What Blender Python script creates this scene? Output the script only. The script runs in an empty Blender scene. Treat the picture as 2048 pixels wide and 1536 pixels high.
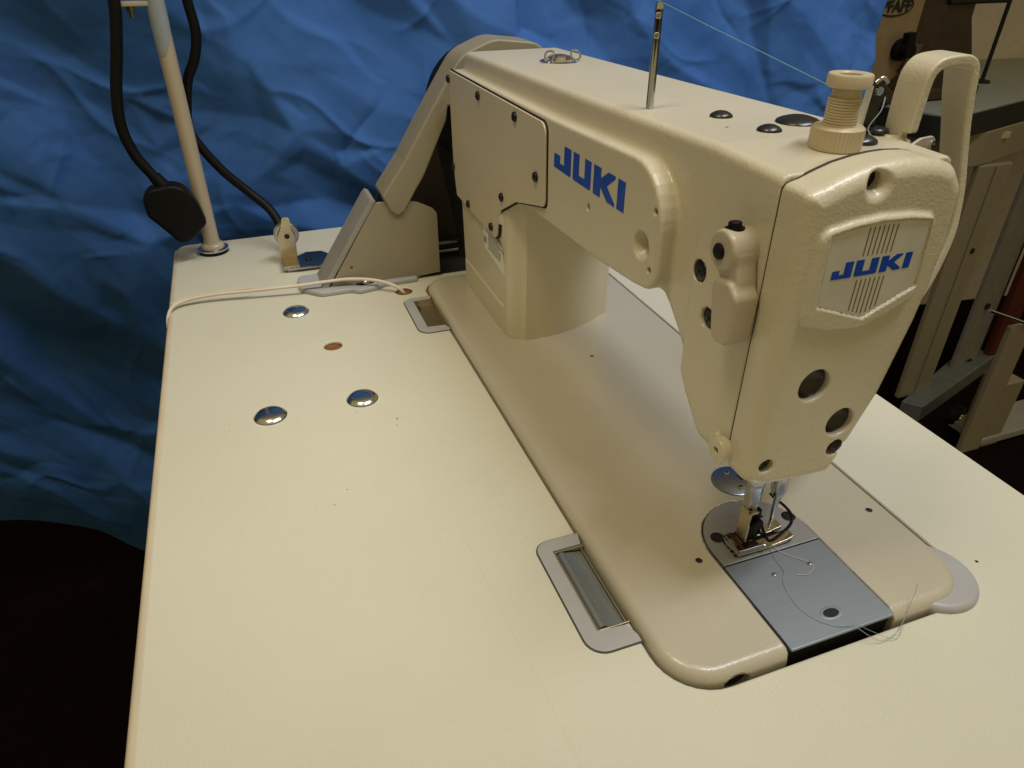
import bpy, bmesh, math, random
import numpy as np
from mathutils import Vector, Matrix
random.seed(7); np.random.seed(7)
S = 0.1                      # every number below is in decimetres; S turns them into metres
PI = math.pi
scn = bpy.context.scene
COL = scn.collection

# ------------------------------------------------------------------ camera
def rodr(r):
    th = np.linalg.norm(r); k = r/th
    K = np.array([[0,-k[2],k[1]],[k[2],0,-k[0]],[-k[1],k[0],0]])
    return np.eye(3)+math.sin(th)*K+(1-math.cos(th))*K@K
CR = rodr(np.array([2.11282698,-0.37216088,0.20546543]))
CP = np.array([-1.37685582,-1.55549165,2.92345543])
cam = bpy.data.cameras.new('camera'); co = bpy.data.objects.new('camera', cam); COL.objects.link(co)
M = CR.T @ np.diag([1,-1,-1])
mw = Matrix.Identity(4)
for i in range(3):
    for j in range(3): mw[i][j] = M[i,j]
    mw[i][3] = CP[i]*S
co.matrix_world = mw
cam.sensor_width = 36; cam.lens = 36*1417.74/2048
cam.clip_start = 0.02; cam.clip_end = 60
scn.camera = co

# ------------------------------------------------------------------ light
w = bpy.data.worlds.new('World'); scn.world = w; w.use_nodes = True
bg = w.node_tree.nodes['Background']
bg.inputs[0].default_value = (1.0,0.80,0.34,1); bg.inputs[1].default_value = 0.33
def area(name, loc, target, sx, sy, power, color):
    l = bpy.data.lights.new(name, 'AREA'); l.shape = 'RECTANGLE'; l.size = sx*S; l.size_y = sy*S
    l.energy = power; l.color = color
    o = bpy.data.objects.new(name, l); COL.objects.link(o)
    o.location = Vector(loc)*S
    o.rotation_euler = (Vector(target)-Vector(loc)).to_track_quat('-Z','Y').to_euler()
    o['kind'] = 'structure'
    return o
# cool tube overhead to the right and a warm shaded lamp to the left
l_ = area('ceiling_tube_light', (6.4,-0.4,15.5), (4.0,4.2,1.0), 11.0, 0.9, 4.7, (0.94,0.97,1.0)); l_.data.spread = math.radians(84)
l_ = area('warm_lamp_light', (-3.4,0.8,11.0), (-0.7,2.6,0), 2.5, 2.5, 0.62, (1.0,0.88,0.63)); l_.data.spread = math.radians(62)
scn.view_settings.view_transform = 'Standard'; scn.view_settings.look = 'None'
scn.view_settings.exposure = 0.0; scn.view_settings.gamma = 1.0

# ------------------------------------------------------------------ materials
def newmat(name):
    m = bpy.data.materials.new(name); m.use_nodes = True
    nt = m.node_tree; b = nt.nodes['Principled BSDF']
    return m, nt, b
def tex_obj(nt, scale=(1,1,1), rot=(0,0,0)):
    tc = nt.nodes.new('ShaderNodeTexCoord'); mp = nt.nodes.new('ShaderNodeMapping')
    mp.inputs['Scale'].default_value = scale; mp.inputs['Rotation'].default_value = rot
    nt.links.new(tc.outputs['Object'], mp.inputs['Vector']); return mp.outputs['Vector']
def noise(nt, vec, scale, detail=2, rough=.5):
    n = nt.nodes.new('ShaderNodeTexNoise'); n.inputs['Scale'].default_value = scale
    n.inputs['Detail'].default_value = detail; n.inputs['Roughness'].default_value = rough
    nt.links.new(vec, n.inputs['Vector']); return n.outputs['Fac']
def ramp(nt, fac, stops):
    r = nt.nodes.new('ShaderNodeValToRGB'); nt.links.new(fac, r.inputs[0])
    e = r.color_ramp.elements
    while len(e) < len(stops): e.new(0.5)
    for k,(p,c) in enumerate(stops):
        e[k].position = p; e[k].color = c if len(c)==4 else (*c,1)
    return r.outputs[0]
def bump(nt, b, h, strength, dist=0.001):
    n = nt.nodes.new('ShaderNodeBump'); n.inputs['Strength'].default_value = strength
    n.inputs['Distance'].default_value = dist; nt.links.new(h, n.inputs['Height'])
    nt.links.new(n.outputs[0], b.inputs['Normal']); return n
def simple(name, col, rough=.5, metal=0, bs=None, bstr=.2, var=.06, coat=0, spec=.5, vs=40):
    m, nt, b = newmat(name)
    v = tex_obj(nt)
    f = noise(nt, v, vs, 4)
    lo = tuple(c*(1-var) for c in col); hi = tuple(min(1,c*(1+var)) for c in col)
    nt.links.new(ramp(nt, f, [(.3,lo),(.7,hi)]), b.inputs['Base Color'])
    b.inputs['Roughness'].default_value = rough; b.inputs['Metallic'].default_value = metal
    b.inputs['Specular IOR Level'].default_value = spec
    if coat: b.inputs['Coat Weight'].default_value = coat; b.inputs['Coat Roughness'].default_value = .15
    if bs: bump(nt, b, noise(nt, v, bs, 2), bstr)
    return m
def mk_paint(name, col, rough=.38, fine=900, strength=.22):
    # orange-peel enamel on a casting: coarse ripples plus fine pimples
    m, nt, b = newmat(name); v = tex_obj(nt)
    f = noise(nt, v, 14, 4)
    nt.links.new(ramp(nt, f, [(.3,tuple(c*.965 for c in col)),(.7,tuple(c*1.03 for c in col))]), b.inputs['Base Color'])
    b.inputs['Roughness'].default_value = rough
    n1 = noise(nt, v, fine, 1); n2 = noise(nt, v, fine*.35, 2)
    ad = nt.nodes.new('ShaderNodeMath'); ad.operation = 'ADD'
    nt.links.new(n1, ad.inputs[0]); nt.links.new(n2, ad.inputs[1])
    bump(nt, b, ad.outputs[0], strength, .0006)
    b.inputs['Coat Weight'].default_value = .25; b.inputs['Coat Roughness'].default_value = .22
    return m
PAINT = mk_paint('cream_enamel', (.55,.50,.385), fine=800, strength=.30)
PAINT_BED = mk_paint('bed_enamel', (.45,.41,.33), rough=.30, fine=650, strength=.24)
COVERP = mk_paint('cover_enamel', (.53,.465,.345), rough=.45, fine=1100, strength=.07)
GREYPL = simple('grey_plastic', (.37,.365,.38), .42, bs=500, bstr=.05)
BELTPL = simple('belt_cover_plastic', (.27,.235,.165), .45, bs=600, bstr=.06)
LEVERP = simple('lever_plastic', (.44,.385,.29), .36, bs=500, bstr=.05)
IVORY = simple('ivory_plastic', (.50,.42,.285), .4, bs=300, bstr=.04)
BLACK = simple('black_rubber', (.004,.004,.0045), .5, bs=400, bstr=.1, spec=.18)
BLACKG = simple('black_gloss', (.010,.011,.014), .30, spec=.6, bs=300, bstr=.05)
BLACKM = simple('black_matt', (.006,.006,.006), .8)
SCREWB = simple('blackened_screw', (.02,.019,.018), .32, metal=.6)
CHROME = simple('chrome', (.58,.61,.66), .10, metal=1, var=.02)
STEEL = simple('polished_steel', (.45,.46,.49), .22, metal=1, var=.05, bs=200, bstr=.02)
CAPM = simple('worn_chrome', (.66,.68,.70), .17, metal=1, var=.05, bs=120, bstr=.03)
BRASSY = simple('warm_nickel', (.62,.545,.41), .26, metal=1, var=.08, bs=150, bstr=.03)
BLUEINK = simple('blue_print', (.005,.055,.42), .38, var=.12, vs=220)
INK = simple('dark_print', (.05,.045,.04), .6)
INKBR = simple('engraved_line', (.16,.115,.07), .6)
CORD = simple('white_cord', (.62,.55,.47), .55, bs=600, bstr=.2)
THREADB = simple('pale_blue_thread', (.12,.30,.50), .6)
THREADG = simple('grey_green_thread', (.27,.36,.38), .6)
THREADW = simple('cream_thread', (.60,.55,.47), .6)
GLASSY = None
m, nt, b = newmat('window_glass'); b.inputs['Transmission Weight'].default_value = 1; b.inputs['Roughness'].default_value = .03
b.inputs['IOR'].default_value = 1.45; GLASSY = m

def mk_plate(name, col, rough, sc=(60,2500,60), bs=.05, metal=.9):
    m, nt, b = newmat(name)
    v = tex_obj(nt, sc)
    f = noise(nt, v, 1.0, 3, .6)
    nt.links.new(ramp(nt, f, [(.3,tuple(c*.97 for c in col)),(.7,tuple(c*1.03 for c in col))]), b.inputs['Base Color'])
    b.inputs['Metallic'].default_value = metal; b.inputs['Roughness'].default_value = rough
    bump(nt, b, f, bs, .0002)
    return m
SATIN = mk_plate('satin_steel', (.30,.335,.385), .42, sc=(25,300,25), bs=.01, metal=.85)
SATIND = mk_plate('needle_plate_steel', (.36,.36,.37), .42, sc=(25,300,25), bs=.01, metal=.75)
HINGEM = mk_plate('hinge_steel', (.50,.44,.31), .38, sc=(900,30,30), bs=.08, metal=1)

# laminate: cream with a fine woven emboss, faint scratches and specks
m, nt, b = newmat('cream_laminate'); v = tex_obj(nt)
f = noise(nt, v, 5, 5, .6); sp = noise(nt, v, 420, 2)
c1 = ramp(nt, f, [(.3,(.610,.588,.485)),(.7,(.655,.632,.53))])
mix = nt.nodes.new('ShaderNodeMixRGB'); mix.blend_type = 'MULTIPLY'; mix.inputs[0].default_value = 1
nt.links.new(c1, mix.inputs[1]); nt.links.new(ramp(nt, sp, [(.20,(.80,.76,.68)),(.26,(1,1,1))]), mix.inputs[2])
nt.links.new(mix.outputs[0], b.inputs['Base Color'])
b.inputs['Roughness'].default_value = .42
wx = nt.nodes.new('ShaderNodeTexWave'); wx.bands_direction = 'X'; wx.inputs['Scale'].default_value = 350; wx.inputs['Distortion'].default_value = .6
wy = nt.nodes.new('ShaderNodeTexWave'); wy.bands_direction = 'Y'; wy.inputs['Scale'].default_value = 350; wy.inputs['Distortion'].default_value = .6
wx.inputs['Detail Scale'].default_value = 3; wy.inputs['Detail Scale'].default_value = 3
nt.links.new(v, wx.inputs['Vector']); nt.links.new(v, wy.inputs['Vector'])
ml = nt.nodes.new('ShaderNodeMath'); ml.operation = 'MAXIMUM'
nt.links.new(wx.outputs['Fac'], ml.inputs[0]); nt.links.new(wy.outputs['Fac'], ml.inputs[1])
bump(nt, b, ml.outputs[0], .6, .0003)
LAMINATE = m
EDGEM = simple('edge_trim', (.55,.47,.36), .5, bs=300, bstr=.1)
WOOD = None
m, nt, b = newmat('bare_wood'); v = tex_obj(nt, (30,400,30)); f = noise(nt, v, 1, 4)
nt.links.new(ramp(nt, f, [(.3,(.13,.045,.015)),(.7,(.26,.11,.04))]), b.inputs['Base Color']); b.inputs['Roughness'].default_value = .7
WOOD = m
# blue paper
m, nt, b = newmat('blue_paper'); v = tex_obj(nt)
f = noise(nt, v, 9, 5, .6)
nt.links.new(ramp(nt, f, [(.3,(.036,.125,.41)),(.7,(.060,.178,.53))]), b.inputs['Base Color'])
b.inputs['Roughness'].default_value = .75; b.inputs['Specular IOR Level'].default_value = .25; bump(nt, b, noise(nt, v, 90, 5, .6), .3, .0015)
BLUEP = m
POLE = mk_paint('pole_paint', (.45,.38,.29), rough=.35, fine=500, strength=.05)
TAPE = simple('clear_tape', (.30,.34,.38), .25)
FLOORM = simple('dark_red_floor', (.007,.0032,.0028), .9, bs=60, bstr=.1, var=.3, spec=.05)
WALLM = simple('pale_wall', (.58,.53,.56), .8, bs=80, bstr=.1)
GREYTOP = simple('grey_laminate_top', (.26,.28,.27), .5)
TANM = simple('tan_enamel', (.24,.165,.085), .45, bs=90, bstr=.2, var=.12)
BROWNM = simple('dark_brown_iron', (.035,.018,.012), .4, bs=60, bstr=.2, var=.3)
FRAMEM = simple('beige_steel', (.27,.23,.16), .5, bs=40, bstr=.04, var=.05, vs=8)
PANELM = simple('grey_panel', (.20,.185,.18), .7, var=.1)
REDM = simple('red_steel', (.09,.016,.008), .5)
GALV = simple('galvanised_steel', (.22,.23,.23), .45, metal=.5, var=.15)

# ------------------------------------------------------------------ geometry helpers
def finish(name, me, mats, parent=None, smooth=40):
    o = bpy.data.objects.new(name, me); COL.objects.link(o)
    for mm in (mats if isinstance(mats,(list,tuple)) else [mats]): me.materials.append(mm)
    if smooth is not None:
        me.shade_smooth(); me.set_sharp_from_angle(angle=math.radians(smooth))
    if parent: o.parent = parent; o.matrix_parent_inverse = Matrix.Identity(4); o.location = -abs_loc(parent)
    return o
def abs_loc(o):
    v = Vector((0,0,0))
    while o: v = v + o.location; o = o.parent
    return v
class MB:
    def __init__(s): s.v=[]; s.f=[]; s.m=[]
    def add(s, vs, fs, mat=0):
        k=len(s.v); s.v += [tuple(p) for p in vs]; s.f += [tuple(i+k for i in f) for f in fs]; s.m += [mat]*len(fs)
    def box(s, lo, hi, mat=0, M4=None):
        x0,y0,z0=lo; x1,y1,z1=hi
        vs=[(x0,y0,z0),(x1,y0,z0),(x1,y1,z0),(x0,y1,z0),(x0,y0,z1),(x1,y0,z1),(x1,y1,z1),(x0,y1,z1)]
        if M4 is not None: vs=[tuple(M4@Vector(p)) for p in vs]
        s.add(vs,[(0,3,2,1),(4,5,6,7),(0,1,5,4),(1,2,6,5),(2,3,7,6),(3,0,4,7)],mat)
    def prism(s, poly, ax, lo, hi, mat=0):
        n=len(poly)
        def P(a,b,h):
            return {0:(h,a,b),1:(a,h,b),2:(a,b,h)}[ax]
        vs=[P(a,b,lo) for a,b in poly]+[P(a,b,hi) for a,b in poly]
        fs=[tuple(range(n))[::-1], tuple(range(n,2*n))]+[(i,(i+1)%n,n+(i+1)%n,n+i) for i in range(n)]
        s.add(vs,fs,mat)
    def lathe(s, prof, o, ax=2, seg=32, mat=0, tilt=None):
        vs=[];fs=[]
        ax = {0:(1,0,0),1:(0,1,0),2:(0,0,1)}[ax] if isinstance(ax,int) else ax
        a=Vector(ax).normalized(); t=Vector((0,0,1)) if abs(a.z)<.9 else Vector((1,0,0))
        u=a.cross(t).normalized(); w_=a.cross(u)
        idx=[]
        for r,h in prof:
            if r<1e-6: idx.append([len(vs)]); vs.append(tuple(Vector(o)+a*h)); continue
            row=[]
            for k in range(seg):
                q=2*PI*k/seg; row.append(len(vs)); vs.append(tuple(Vector(o)+a*h+u*(r*math.cos(q))+w_*(r*math.sin(q))))
            idx.append(row)
        for A,B in zip(idx,idx[1:]):
            for k in range(seg):
                a0=A[k%len(A)];a1=A[(k+1)%len(A)];b0=B[k%len(B)];b1=B[(k+1)%len(B)]
                f=[a0,a1,b1,b0]; f2=[]
                for i in f:
                    if i not in f2: f2.append(i)
                if len(f2)>2: fs.append(tuple(f2))
        s.add(vs,fs,mat)
    def tube(s, pts, r, seg=10, mat=0, sm=6, caps=True):
        P=[Vector(p) for p in pts]
        if sm and len(P)>2:
            Q=[]
            E=[P[0]*2-P[1]]+P+[P[-1]*2-P[-2]]
            for i in range(1,len(E)-2):
                for k in range(sm):
                    t=k/sm;p0,p1,p2,p3=E[i-1:i+3]
                    Q.append(.5*((2*p1)+(p2-p0)*t+(2*p0-5*p1+4*p2-p3)*t*t+(3*p1-p0-3*p2+p3)*t**3))
            Q.append(P[-1]); P=Q
        vs=[];fs=[];prev=None
        R=r if callable(r) else (lambda t:r)
        for i,p in enumerate(P):
            d=(P[min(i+1,len(P)-1)]-P[max(i-1,0)]).normalized()
            if prev is None: n=d.orthogonal().normalized()
            else: n=(prev-d*prev.dot(d)).normalized()
            prev=n; b_=d.cross(n); rr=R(i/(len(P)-1))
            for k in range(seg):
                q=2*PI*k/seg; vs.append(tuple(p+n*(rr*math.cos(q))+b_*(rr*math.sin(q))))
        for i in range(len(P)-1):
            for k in range(seg):
                a=i*seg+k;b2=i*seg+(k+1)%seg
                fs.append((a,b2,b2+seg,a+seg))
        if caps: fs.append(tuple(range(seg))[::-1]); fs.append(tuple(range(len(vs)-seg,len(vs))))
        s.add(vs,fs,mat)
    def ribbon(s, path, w0, w1, th, mat=0, wax=1, widths=None):
        """flat bar: path = list of (a,b) in the plane across axis wax, rectangle section"""
        n=len(path); vs=[]
        for i,(a,b) in enumerate(path):
            pa=path[max(i-1,0)];pb=path[min(i+1,n-1)]
            dx,dy=pb[0]-pa[0],pb[1]-pa[1];L=math.hypot(dx,dy);nx,ny=-dy/L,dx/L
            lo,hi=(w0,w1) if widths is None else widths[i]
            for sgn,ww in ((1,lo),(1,hi),(-1,hi),(-1,lo)):
                A=a+nx*th/2*sgn;B=b+ny*th/2*sgn
                vs.append({0:(ww,A,B),1:(A,ww,B),2:(A,B,ww)}[wax])
        fs=[(0,1,2,3),tuple(4*(n-1)+k for k in (3,2,1,0))]
        for i in range(n-1):
            for k in range(4):
                a=4*i+k;b2=4*i+(k+1)%4
                fs.append((a,a+4,b2+4,b2))
        s.add(vs,fs,mat)
    def build(s, name, mats, parent=None, bevel=0, seg=2, smooth=40, ang=35, sub=0):
        me=bpy.data.meshes.new(name)
        bm=bmesh.new()
        vv=[bm.verts.new((p[0]*S,p[1]*S,p[2]*S)) for p in s.v]
        for f,mi in zip(s.f,s.m):
            try: q=bm.faces.new([vv[i] for i in f]); q.material_index=mi
            except ValueError: pass
        bmesh.ops.remove_doubles(bm, verts=bm.verts, dist=1e-6)
        bmesh.ops.recalc_face_normals(bm, faces=bm.faces)
        if bevel:
            es=[e for e in bm.edges if len(e.link_faces)==2 and e.calc_face_angle(0)>math.radians(ang)]
            bmesh.ops.bevel(bm, geom=es, offset=bevel*S, segments=seg, profile=.5, affect='EDGES', clamp_overlap=True)
        bm.to_mesh(me); bm.free()
        o = finish(name, me, mats, parent, smooth)
        if bevel:
            wn = o.modifiers.new('weighted','WEIGHTED_NORMAL'); wn.keep_sharp = True; wn.weight = 100
        return o
def rpoly(pts, n=6):
    """pts: (x,y[,r]) -> polyline with rounded corners"""
    out=[];N=len(pts)
    for i,p in enumerate(pts):
        r=p[2] if len(p)>2 else 0
        P=Vector(p[:2])
        if r<=0: out.append((P.x,P.y)); continue
        A=Vector(pts[i-1][:2])-P; B=Vector(pts[(i+1)%N][:2])-P
        la,lb=A.length,B.length; A.normalize();B.normalize()
        ang=A.angle(B); t=min(r/math.tan(ang/2),la*.49,lb*.49); rr=t*math.tan(ang/2)
        c=P+(A+B).normalized()*(rr/math.sin(ang/2))
        s0=P+A*t-c; s1=P+B*t-c
        a0=math.atan2(s0.y,s0.x);a1=math.atan2(s1.y,s1.x);d=(a1-a0+PI)%(2*PI)-PI
        for k in range(n+1):
            q=a0+d*k/n; out.append((c.x+rr*math.cos(q),c.y+rr*math.sin(q)))
    return out
# ---- signed distance castings
def sdpoly(P,u,v):
    u=np.asarray(u,dtype=np.float64);v=np.asarray(v,dtype=np.float64)
    u,v=np.broadcast_arrays(u,v)
    d=np.full(u.shape,1e9);s=np.ones(u.shape);n=len(P);j=n-1
    for i in range(n):
        ex,ey=P[j][0]-P[i][0],P[j][1]-P[i][1]
        wx_,wy_=u-P[i][0],v-P[i][1]
        t=np.clip((wx_*ex+wy_*ey)/(ex*ex+ey*ey+1e-18),0,1)
        d=np.minimum(d,(wx_-ex*t)**2+(wy_-ey*t)**2)
        c1=v>=P[i][1];c2=v<P[j][1];c3=ex*wy_>ey*wx_
        s=np.where((c1&c2&c3)|(~c1&~c2&~c3),-s,s);j=i
    return s*np.sqrt(d)
def ext(d2,h,lo,hi,r=0.0):
    e=np.abs(h-(lo+hi)/2)-(hi-lo)/2+r; a=d2+r
    a,e=np.broadcast_arrays(a,e)
    return np.minimum(np.maximum(a,e),0)+np.sqrt(np.maximum(a,0)**2+np.maximum(e,0)**2)-r
def smin(a,b_,k):
    h=np.clip(.5+.5*(b_-a)/k,0,1); return b_*(1-h)+a*h-k*h*(1-h)
def smax(a,b_,k): return -smin(-a,-b_,k)
def cylx(x,y,z,cy,cz,r): return np.sqrt((y-cy)**2+(z-cz)**2)-r
def sdf_mesh(name, fn, lo, hi, h, mats, parent):
    ax=[np.arange(lo[i],hi[i]+h,h) for i in range(3)]
    X,Y,Z=ax[0][:,None,None],ax[1][None,:,None],ax[2][None,None,:]
    F=np.broadcast_to(fn(X,Y,Z),(len(ax[0]),len(ax[1]),len(ax[2]))).astype(np.float32)
    ins=F<0
    n=np.array(F.shape)-1
    acc=np.zeros((*n,3),np.float32);cnt=np.zeros(n,np.float32)
    def sl(o): return tuple(slice(o[i],o[i]+n[i]) for i in range(3))
    for a in range(3):
        b_,c=(a+1)%3,(a+2)%3
        for ob in (0,1):
            for oc in (0,1):
                o0=[0,0,0];o0[b_]=ob;o0[c]=oc;o1=list(o0);o1[a]=1
                f0=F[sl(o0)];f1=F[sl(o1)];cr=(f0<0)!=(f1<0)
                t=np.where(cr,f0/np.where(cr,f0-f1,1),0)
                cnt+=cr
                acc[...,a]+=np.where(cr,t,0);acc[...,b_]+=np.where(cr,ob,0);acc[...,c]+=np.where(cr,oc,0)
    act=cnt>0; idx=-np.ones(n,np.int64); ijk=np.argwhere(act); idx[act]=np.arange(len(ijk))
    V=(ijk+acc[act]/cnt[act][:,None])*h+np.array(lo)
    quads=[]
    for a in range(3):
        b_,c=(a+1)%3,(a+2)%3
        s0=[slice(1,-1)]*3;s0[a]=slice(0,-1);s1=[slice(1,-1)]*3;s1[a]=slice(1,None)
        i0=ins[tuple(s0)];i1=ins[tuple(s1)]
        for flip,mask in ((0,i0&~i1),(1,~i0&i1)):
            e=np.argwhere(mask)
            if len(e)==0: continue
            off=np.ones(3,int);off[a]=0;e=e+off
            def cell(db,dc):
                q=e.copy();q[:,b_]-=db;q[:,c]-=dc;return idx[q[:,0],q[:,1],q[:,2]]
            q=np.stack([cell(1,1),cell(0,1),cell(0,0),cell(1,0)],1)
            quads.append(q[:,::-1] if flip else q)
    Q=np.concatenate(quads)
    def grad(P):
        e=h*.05;g=np.zeros_like(P)
        for i in range(3):
            a=P.copy();b2=P.copy();a[:,i]+=e;b2[:,i]-=e
            g[:,i]=(fn(a[:,0],a[:,1],a[:,2])-fn(b2[:,0],b2[:,1],b2[:,2]))/(2*e)
        return g
    for _ in range(2):
        g=grad(V);f=fn(V[:,0],V[:,1],V[:,2]);l=np.maximum((g*g).sum(1),.05)
        V=V-g*(np.clip(f,-h,h)/l)[:,None]
    g=grad(V);g/=np.linalg.norm(g,axis=1)[:,None]+1e-9
    me=bpy.data.meshes.new(name)
    me.vertices.add(len(V));me.vertices.foreach_set('co',(V*S).astype(np.float32).ravel())
    me.loops.add(len(Q)*4);me.loops.foreach_set('vertex_index',Q.astype(np.int32).ravel())
    me.polygons.add(len(Q));me.polygons.foreach_set('loop_start',np.arange(0,len(Q)*4,4,dtype=np.int32))
    me.update(calc_edges=True);me.validate()
    me.shade_smooth()
    try: me.normals_split_custom_set_from_vertices([tuple(q) for q in g])
    except Exception as ex_: print('normals',ex_)
    o=finish(name,me,mats,parent,None)
    print(name,len(V),'verts')
    return o

def thing(name,label,cat,loc,group=None):
    o=bpy.data.objects.new(name,None); COL.objects.link(o); o.empty_display_size=.02
    o.location=Vector(loc)*S; o['label']=label; o['category']=cat
    if group: o['group']=group
    return o
def tag(o,label,cat,group=None):
    o['label']=label;o['category']=cat
    if group:o['group']=group
    return o
def copy_part(o,parent,delta=(0,0,0)):
    c=o.copy();COL.objects.link(c);c.parent=parent;c.location=o.location+Vector(delta)*S
    for ch in o.children:
        d=ch.copy();COL.objects.link(d);d.parent=c
    return c
def dome(r,hgt,n=5,skirt=0): # profile list for lathe
    p=[(r,0)]
    if skirt:p.append((r,skirt))
    for k in range(n+1):
        q=PI/2*k/n; p.append((r*.96*math.cos(q) if k<n else 0,skirt+hgt*math.sin(q)))
    return p
def screw(parent,pos,ax,r,hgt=.018,kind='slot',ang=.5,mat=None,name='screw'):
    """round head screw with a cut recess"""
    m=MB(); a=Vector({0:(1,0,0),1:(0,1,0),2:(0,0,1)}[ax] if isinstance(ax,int) else ax)
    if isinstance(ax,int) is False: pass
    m.lathe([(r,0),(r,hgt*.45),(r*.93,hgt*.8),(r*.7,hgt),(0,hgt*1.08)],pos,tuple(a),20,0)
    t=a.orthogonal().normalized();
    rot=Matrix.Rotation(ang,4,a)
    for k in range(2 if kind=='cross' else 1):
        d=(rot@t) if k==0 else a.cross(rot@t)
        e=a.cross(d);M4=Matrix((d,e,a)).transposed().to_4x4();M4.translation=Vector(pos)
        m.box((-r*.62,-r*.11,hgt*.9),(r*.62,r*.11,hgt*1.12),1,M4)
    return m.build(name,[mat or SCREWB,BLACKM],parent,smooth=50)
def hole_mark(parent,pos,ax,r,name='screw_hole',rim=PAINT_BED):
    m=MB(); a=ax
    m.lathe([(r*1.22,0),(r*1.15,.002),(r,.0015),(r*.96,.0005)],pos,a,18,0)
    m.lathe([(r*.98,.0006),(0,.0004)],pos,a,18,1)
    return m.build(name,[rim,BLACKM],parent,smooth=50)

# ================================================================== SETTING
m=MB(); m.box((-60,-60,-7.9),(90,60,-7.5)); o=m.build('floor',FLOORM); o['kind']='structure'
m=MB(); m.prism([(-40,16.0),(13,14.6),(60,8.0),(62,9),(14,15.6),(-40,17)],2,-7.5,22); o=m.build('wall',WALLM); o['kind']='structure'

# crumpled paper backdrop ------------------------------------------------
from mathutils.geometry import delaunay_2d_cdt
def tin(X,Z,sp,rs,shear=.0):
    # random triangulated facets: straight creases, ridges and valleys, as in crumpled paper
    x0,x1,z0,z1=X.min()-sp,X.max()+sp,Z.min()-sp,Z.max()+sp
    n=int((x1-x0)*(z1-z0)/sp**2)
    px=rs.uniform(x0,x1,n);pz=rs.uniform(z0,z1,n)
    px=np.concatenate([px,[x0,x1,x1,x0]]);pz=np.concatenate([pz,[z0,z0,z1,z1]])
    h=rs.uniform(-1,1,len(px))*sp
    q=[Vector((a+shear*b_,b_)) for a,b_ in zip(px,pz)]
    vs,_,fs,ov,_,_=delaunay_2d_cdt(q,[],[],0,1e-6)
    hv=[h[o_[0]] if o_ else 0 for o_ in ov]
    H=np.zeros_like(X);U=X+shear*Z
    for f in fs:
        if len(f)!=3: continue
        a,b_,c=[vs[k] for k in f]
        m_=(U>=min(a.x,b_.x,c.x)-1e-6)&(U<=max(a.x,b_.x,c.x)+1e-6)&(Z>=min(a.y,b_.y,c.y)-1e-6)&(Z<=max(a.y,b_.y,c.y)+1e-6)
        if not m_.any(): continue
        d=(b_.y-c.y)*(a.x-c.x)+(c.x-b_.x)*(a.y-c.y)
        if abs(d)<1e-9: continue
        u_=U[m_];z_=Z[m_]
        l1=((b_.y-c.y)*(u_-c.x)+(c.x-b_.x)*(z_-c.y))/d;l2=((c.y-a.y)*(u_-c.x)+(a.x-c.x)*(z_-c.y))/d;l3=1-l1-l2
        ok=(l1>=-1e-6)&(l2>=-1e-6)&(l3>=-1e-6)
        v_=np.where(ok,l1*hv[f[0]]+l2*hv[f[1]]+l3*hv[f[2]],H[m_]);H[m_]=v_
    return H
def blur(H,n):
    for _ in range(n):
        P=np.pad(H,1,mode='edge')
        H=(P[:-2,1:-1]+P[2:,1:-1]+P[1:-1,:-2]+P[1:-1,2:]+4*H)/8
    return H
def crumple(name,x0,x1,z0,z1,y0,nx,nz,amp,seed,parent,edge=None):
    rs=np.random.RandomState(seed)
    X,Z=np.meshgrid(np.linspace(x0,x1,nx),np.linspace(z0,z1,nz))
    wxp=X+.12*np.sin(Z*1.9+seed)+.06*np.sin(Z*4.1+X*2.7); wzp=Z+.12*np.sin(X*1.7)+.05*np.sin(X*4.7+1)
    big=blur(tin(wxp,wzp,2.4,rs,.6),8); mid=blur(tin(wxp,wzp,1.0,rs,.5),2)
    sm_=blur(tin(X+.03*np.sin(Z*9),Z+.03*np.sin(X*8),.5,rs,.4),1); fi=tin(X,Z,.22,rs,.2)
    pa=.5+.5*np.sin(X*.9+1.3*np.sin(Z*.8+1)+seed)*np.sin(Z*1.1-X*.4)
    H=big*.09+mid*.18+sm_*(.07+.09*pa)+fi*(.015+.06*pa)
    H+=.08*np.sin((X*.45+Z*.9)+.7*np.sin(X*.5))
    # pinched creases: short sharp ridges and grooves that fade out at their ends
    for k in range(230):
        cx,cz=rs.uniform(x0,x1),rs.uniform(z0,z1);a=rs.normal(-.6,.7) if k%3 else rs.uniform(0,PI)
        L_=rs.uniform(.2,1.1);w_=rs.uniform(.035,.10);am=rs.uniform(.02,.055)*(1 if rs.rand()<.55 else -1)
        m_=(abs(X-cx)<L_+.3)&(abs(Z-cz)<L_+.3)
        if not m_.any(): continue
        dx,dz=X[m_]-cx,Z[m_]-cz;u_=dx*np.cos(a)+dz*np.sin(a);v_=-dx*np.sin(a)+dz*np.cos(a)+.10*np.sin(u_*4+k)
        H[m_]+=am*np.exp(-np.abs(v_)/w_)*np.clip(1-(u_/L_)**2,0,1)
    H-=H.mean()
    Y=y0-H*amp
    V=np.stack([X,Y,Z],-1)
    if edge is not None: V=edge(V)
    V=V.reshape(-1,3)
    i=np.arange((nz-1)*(nx-1));r_=i//(nx-1);c=i%(nx-1);a=r_*nx+c
    Q=np.stack([a,a+1,a+nx+1,a+nx],1)
    me=bpy.data.meshes.new(name);me.from_pydata((V*S).tolist(),[],Q.tolist());me.update()
    o=finish(name,me,BLUEP,parent,None);me.shade_smooth()
    md=o.modifiers.new('thick','SOLIDIFY');md.thickness=.0006
    return o
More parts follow.
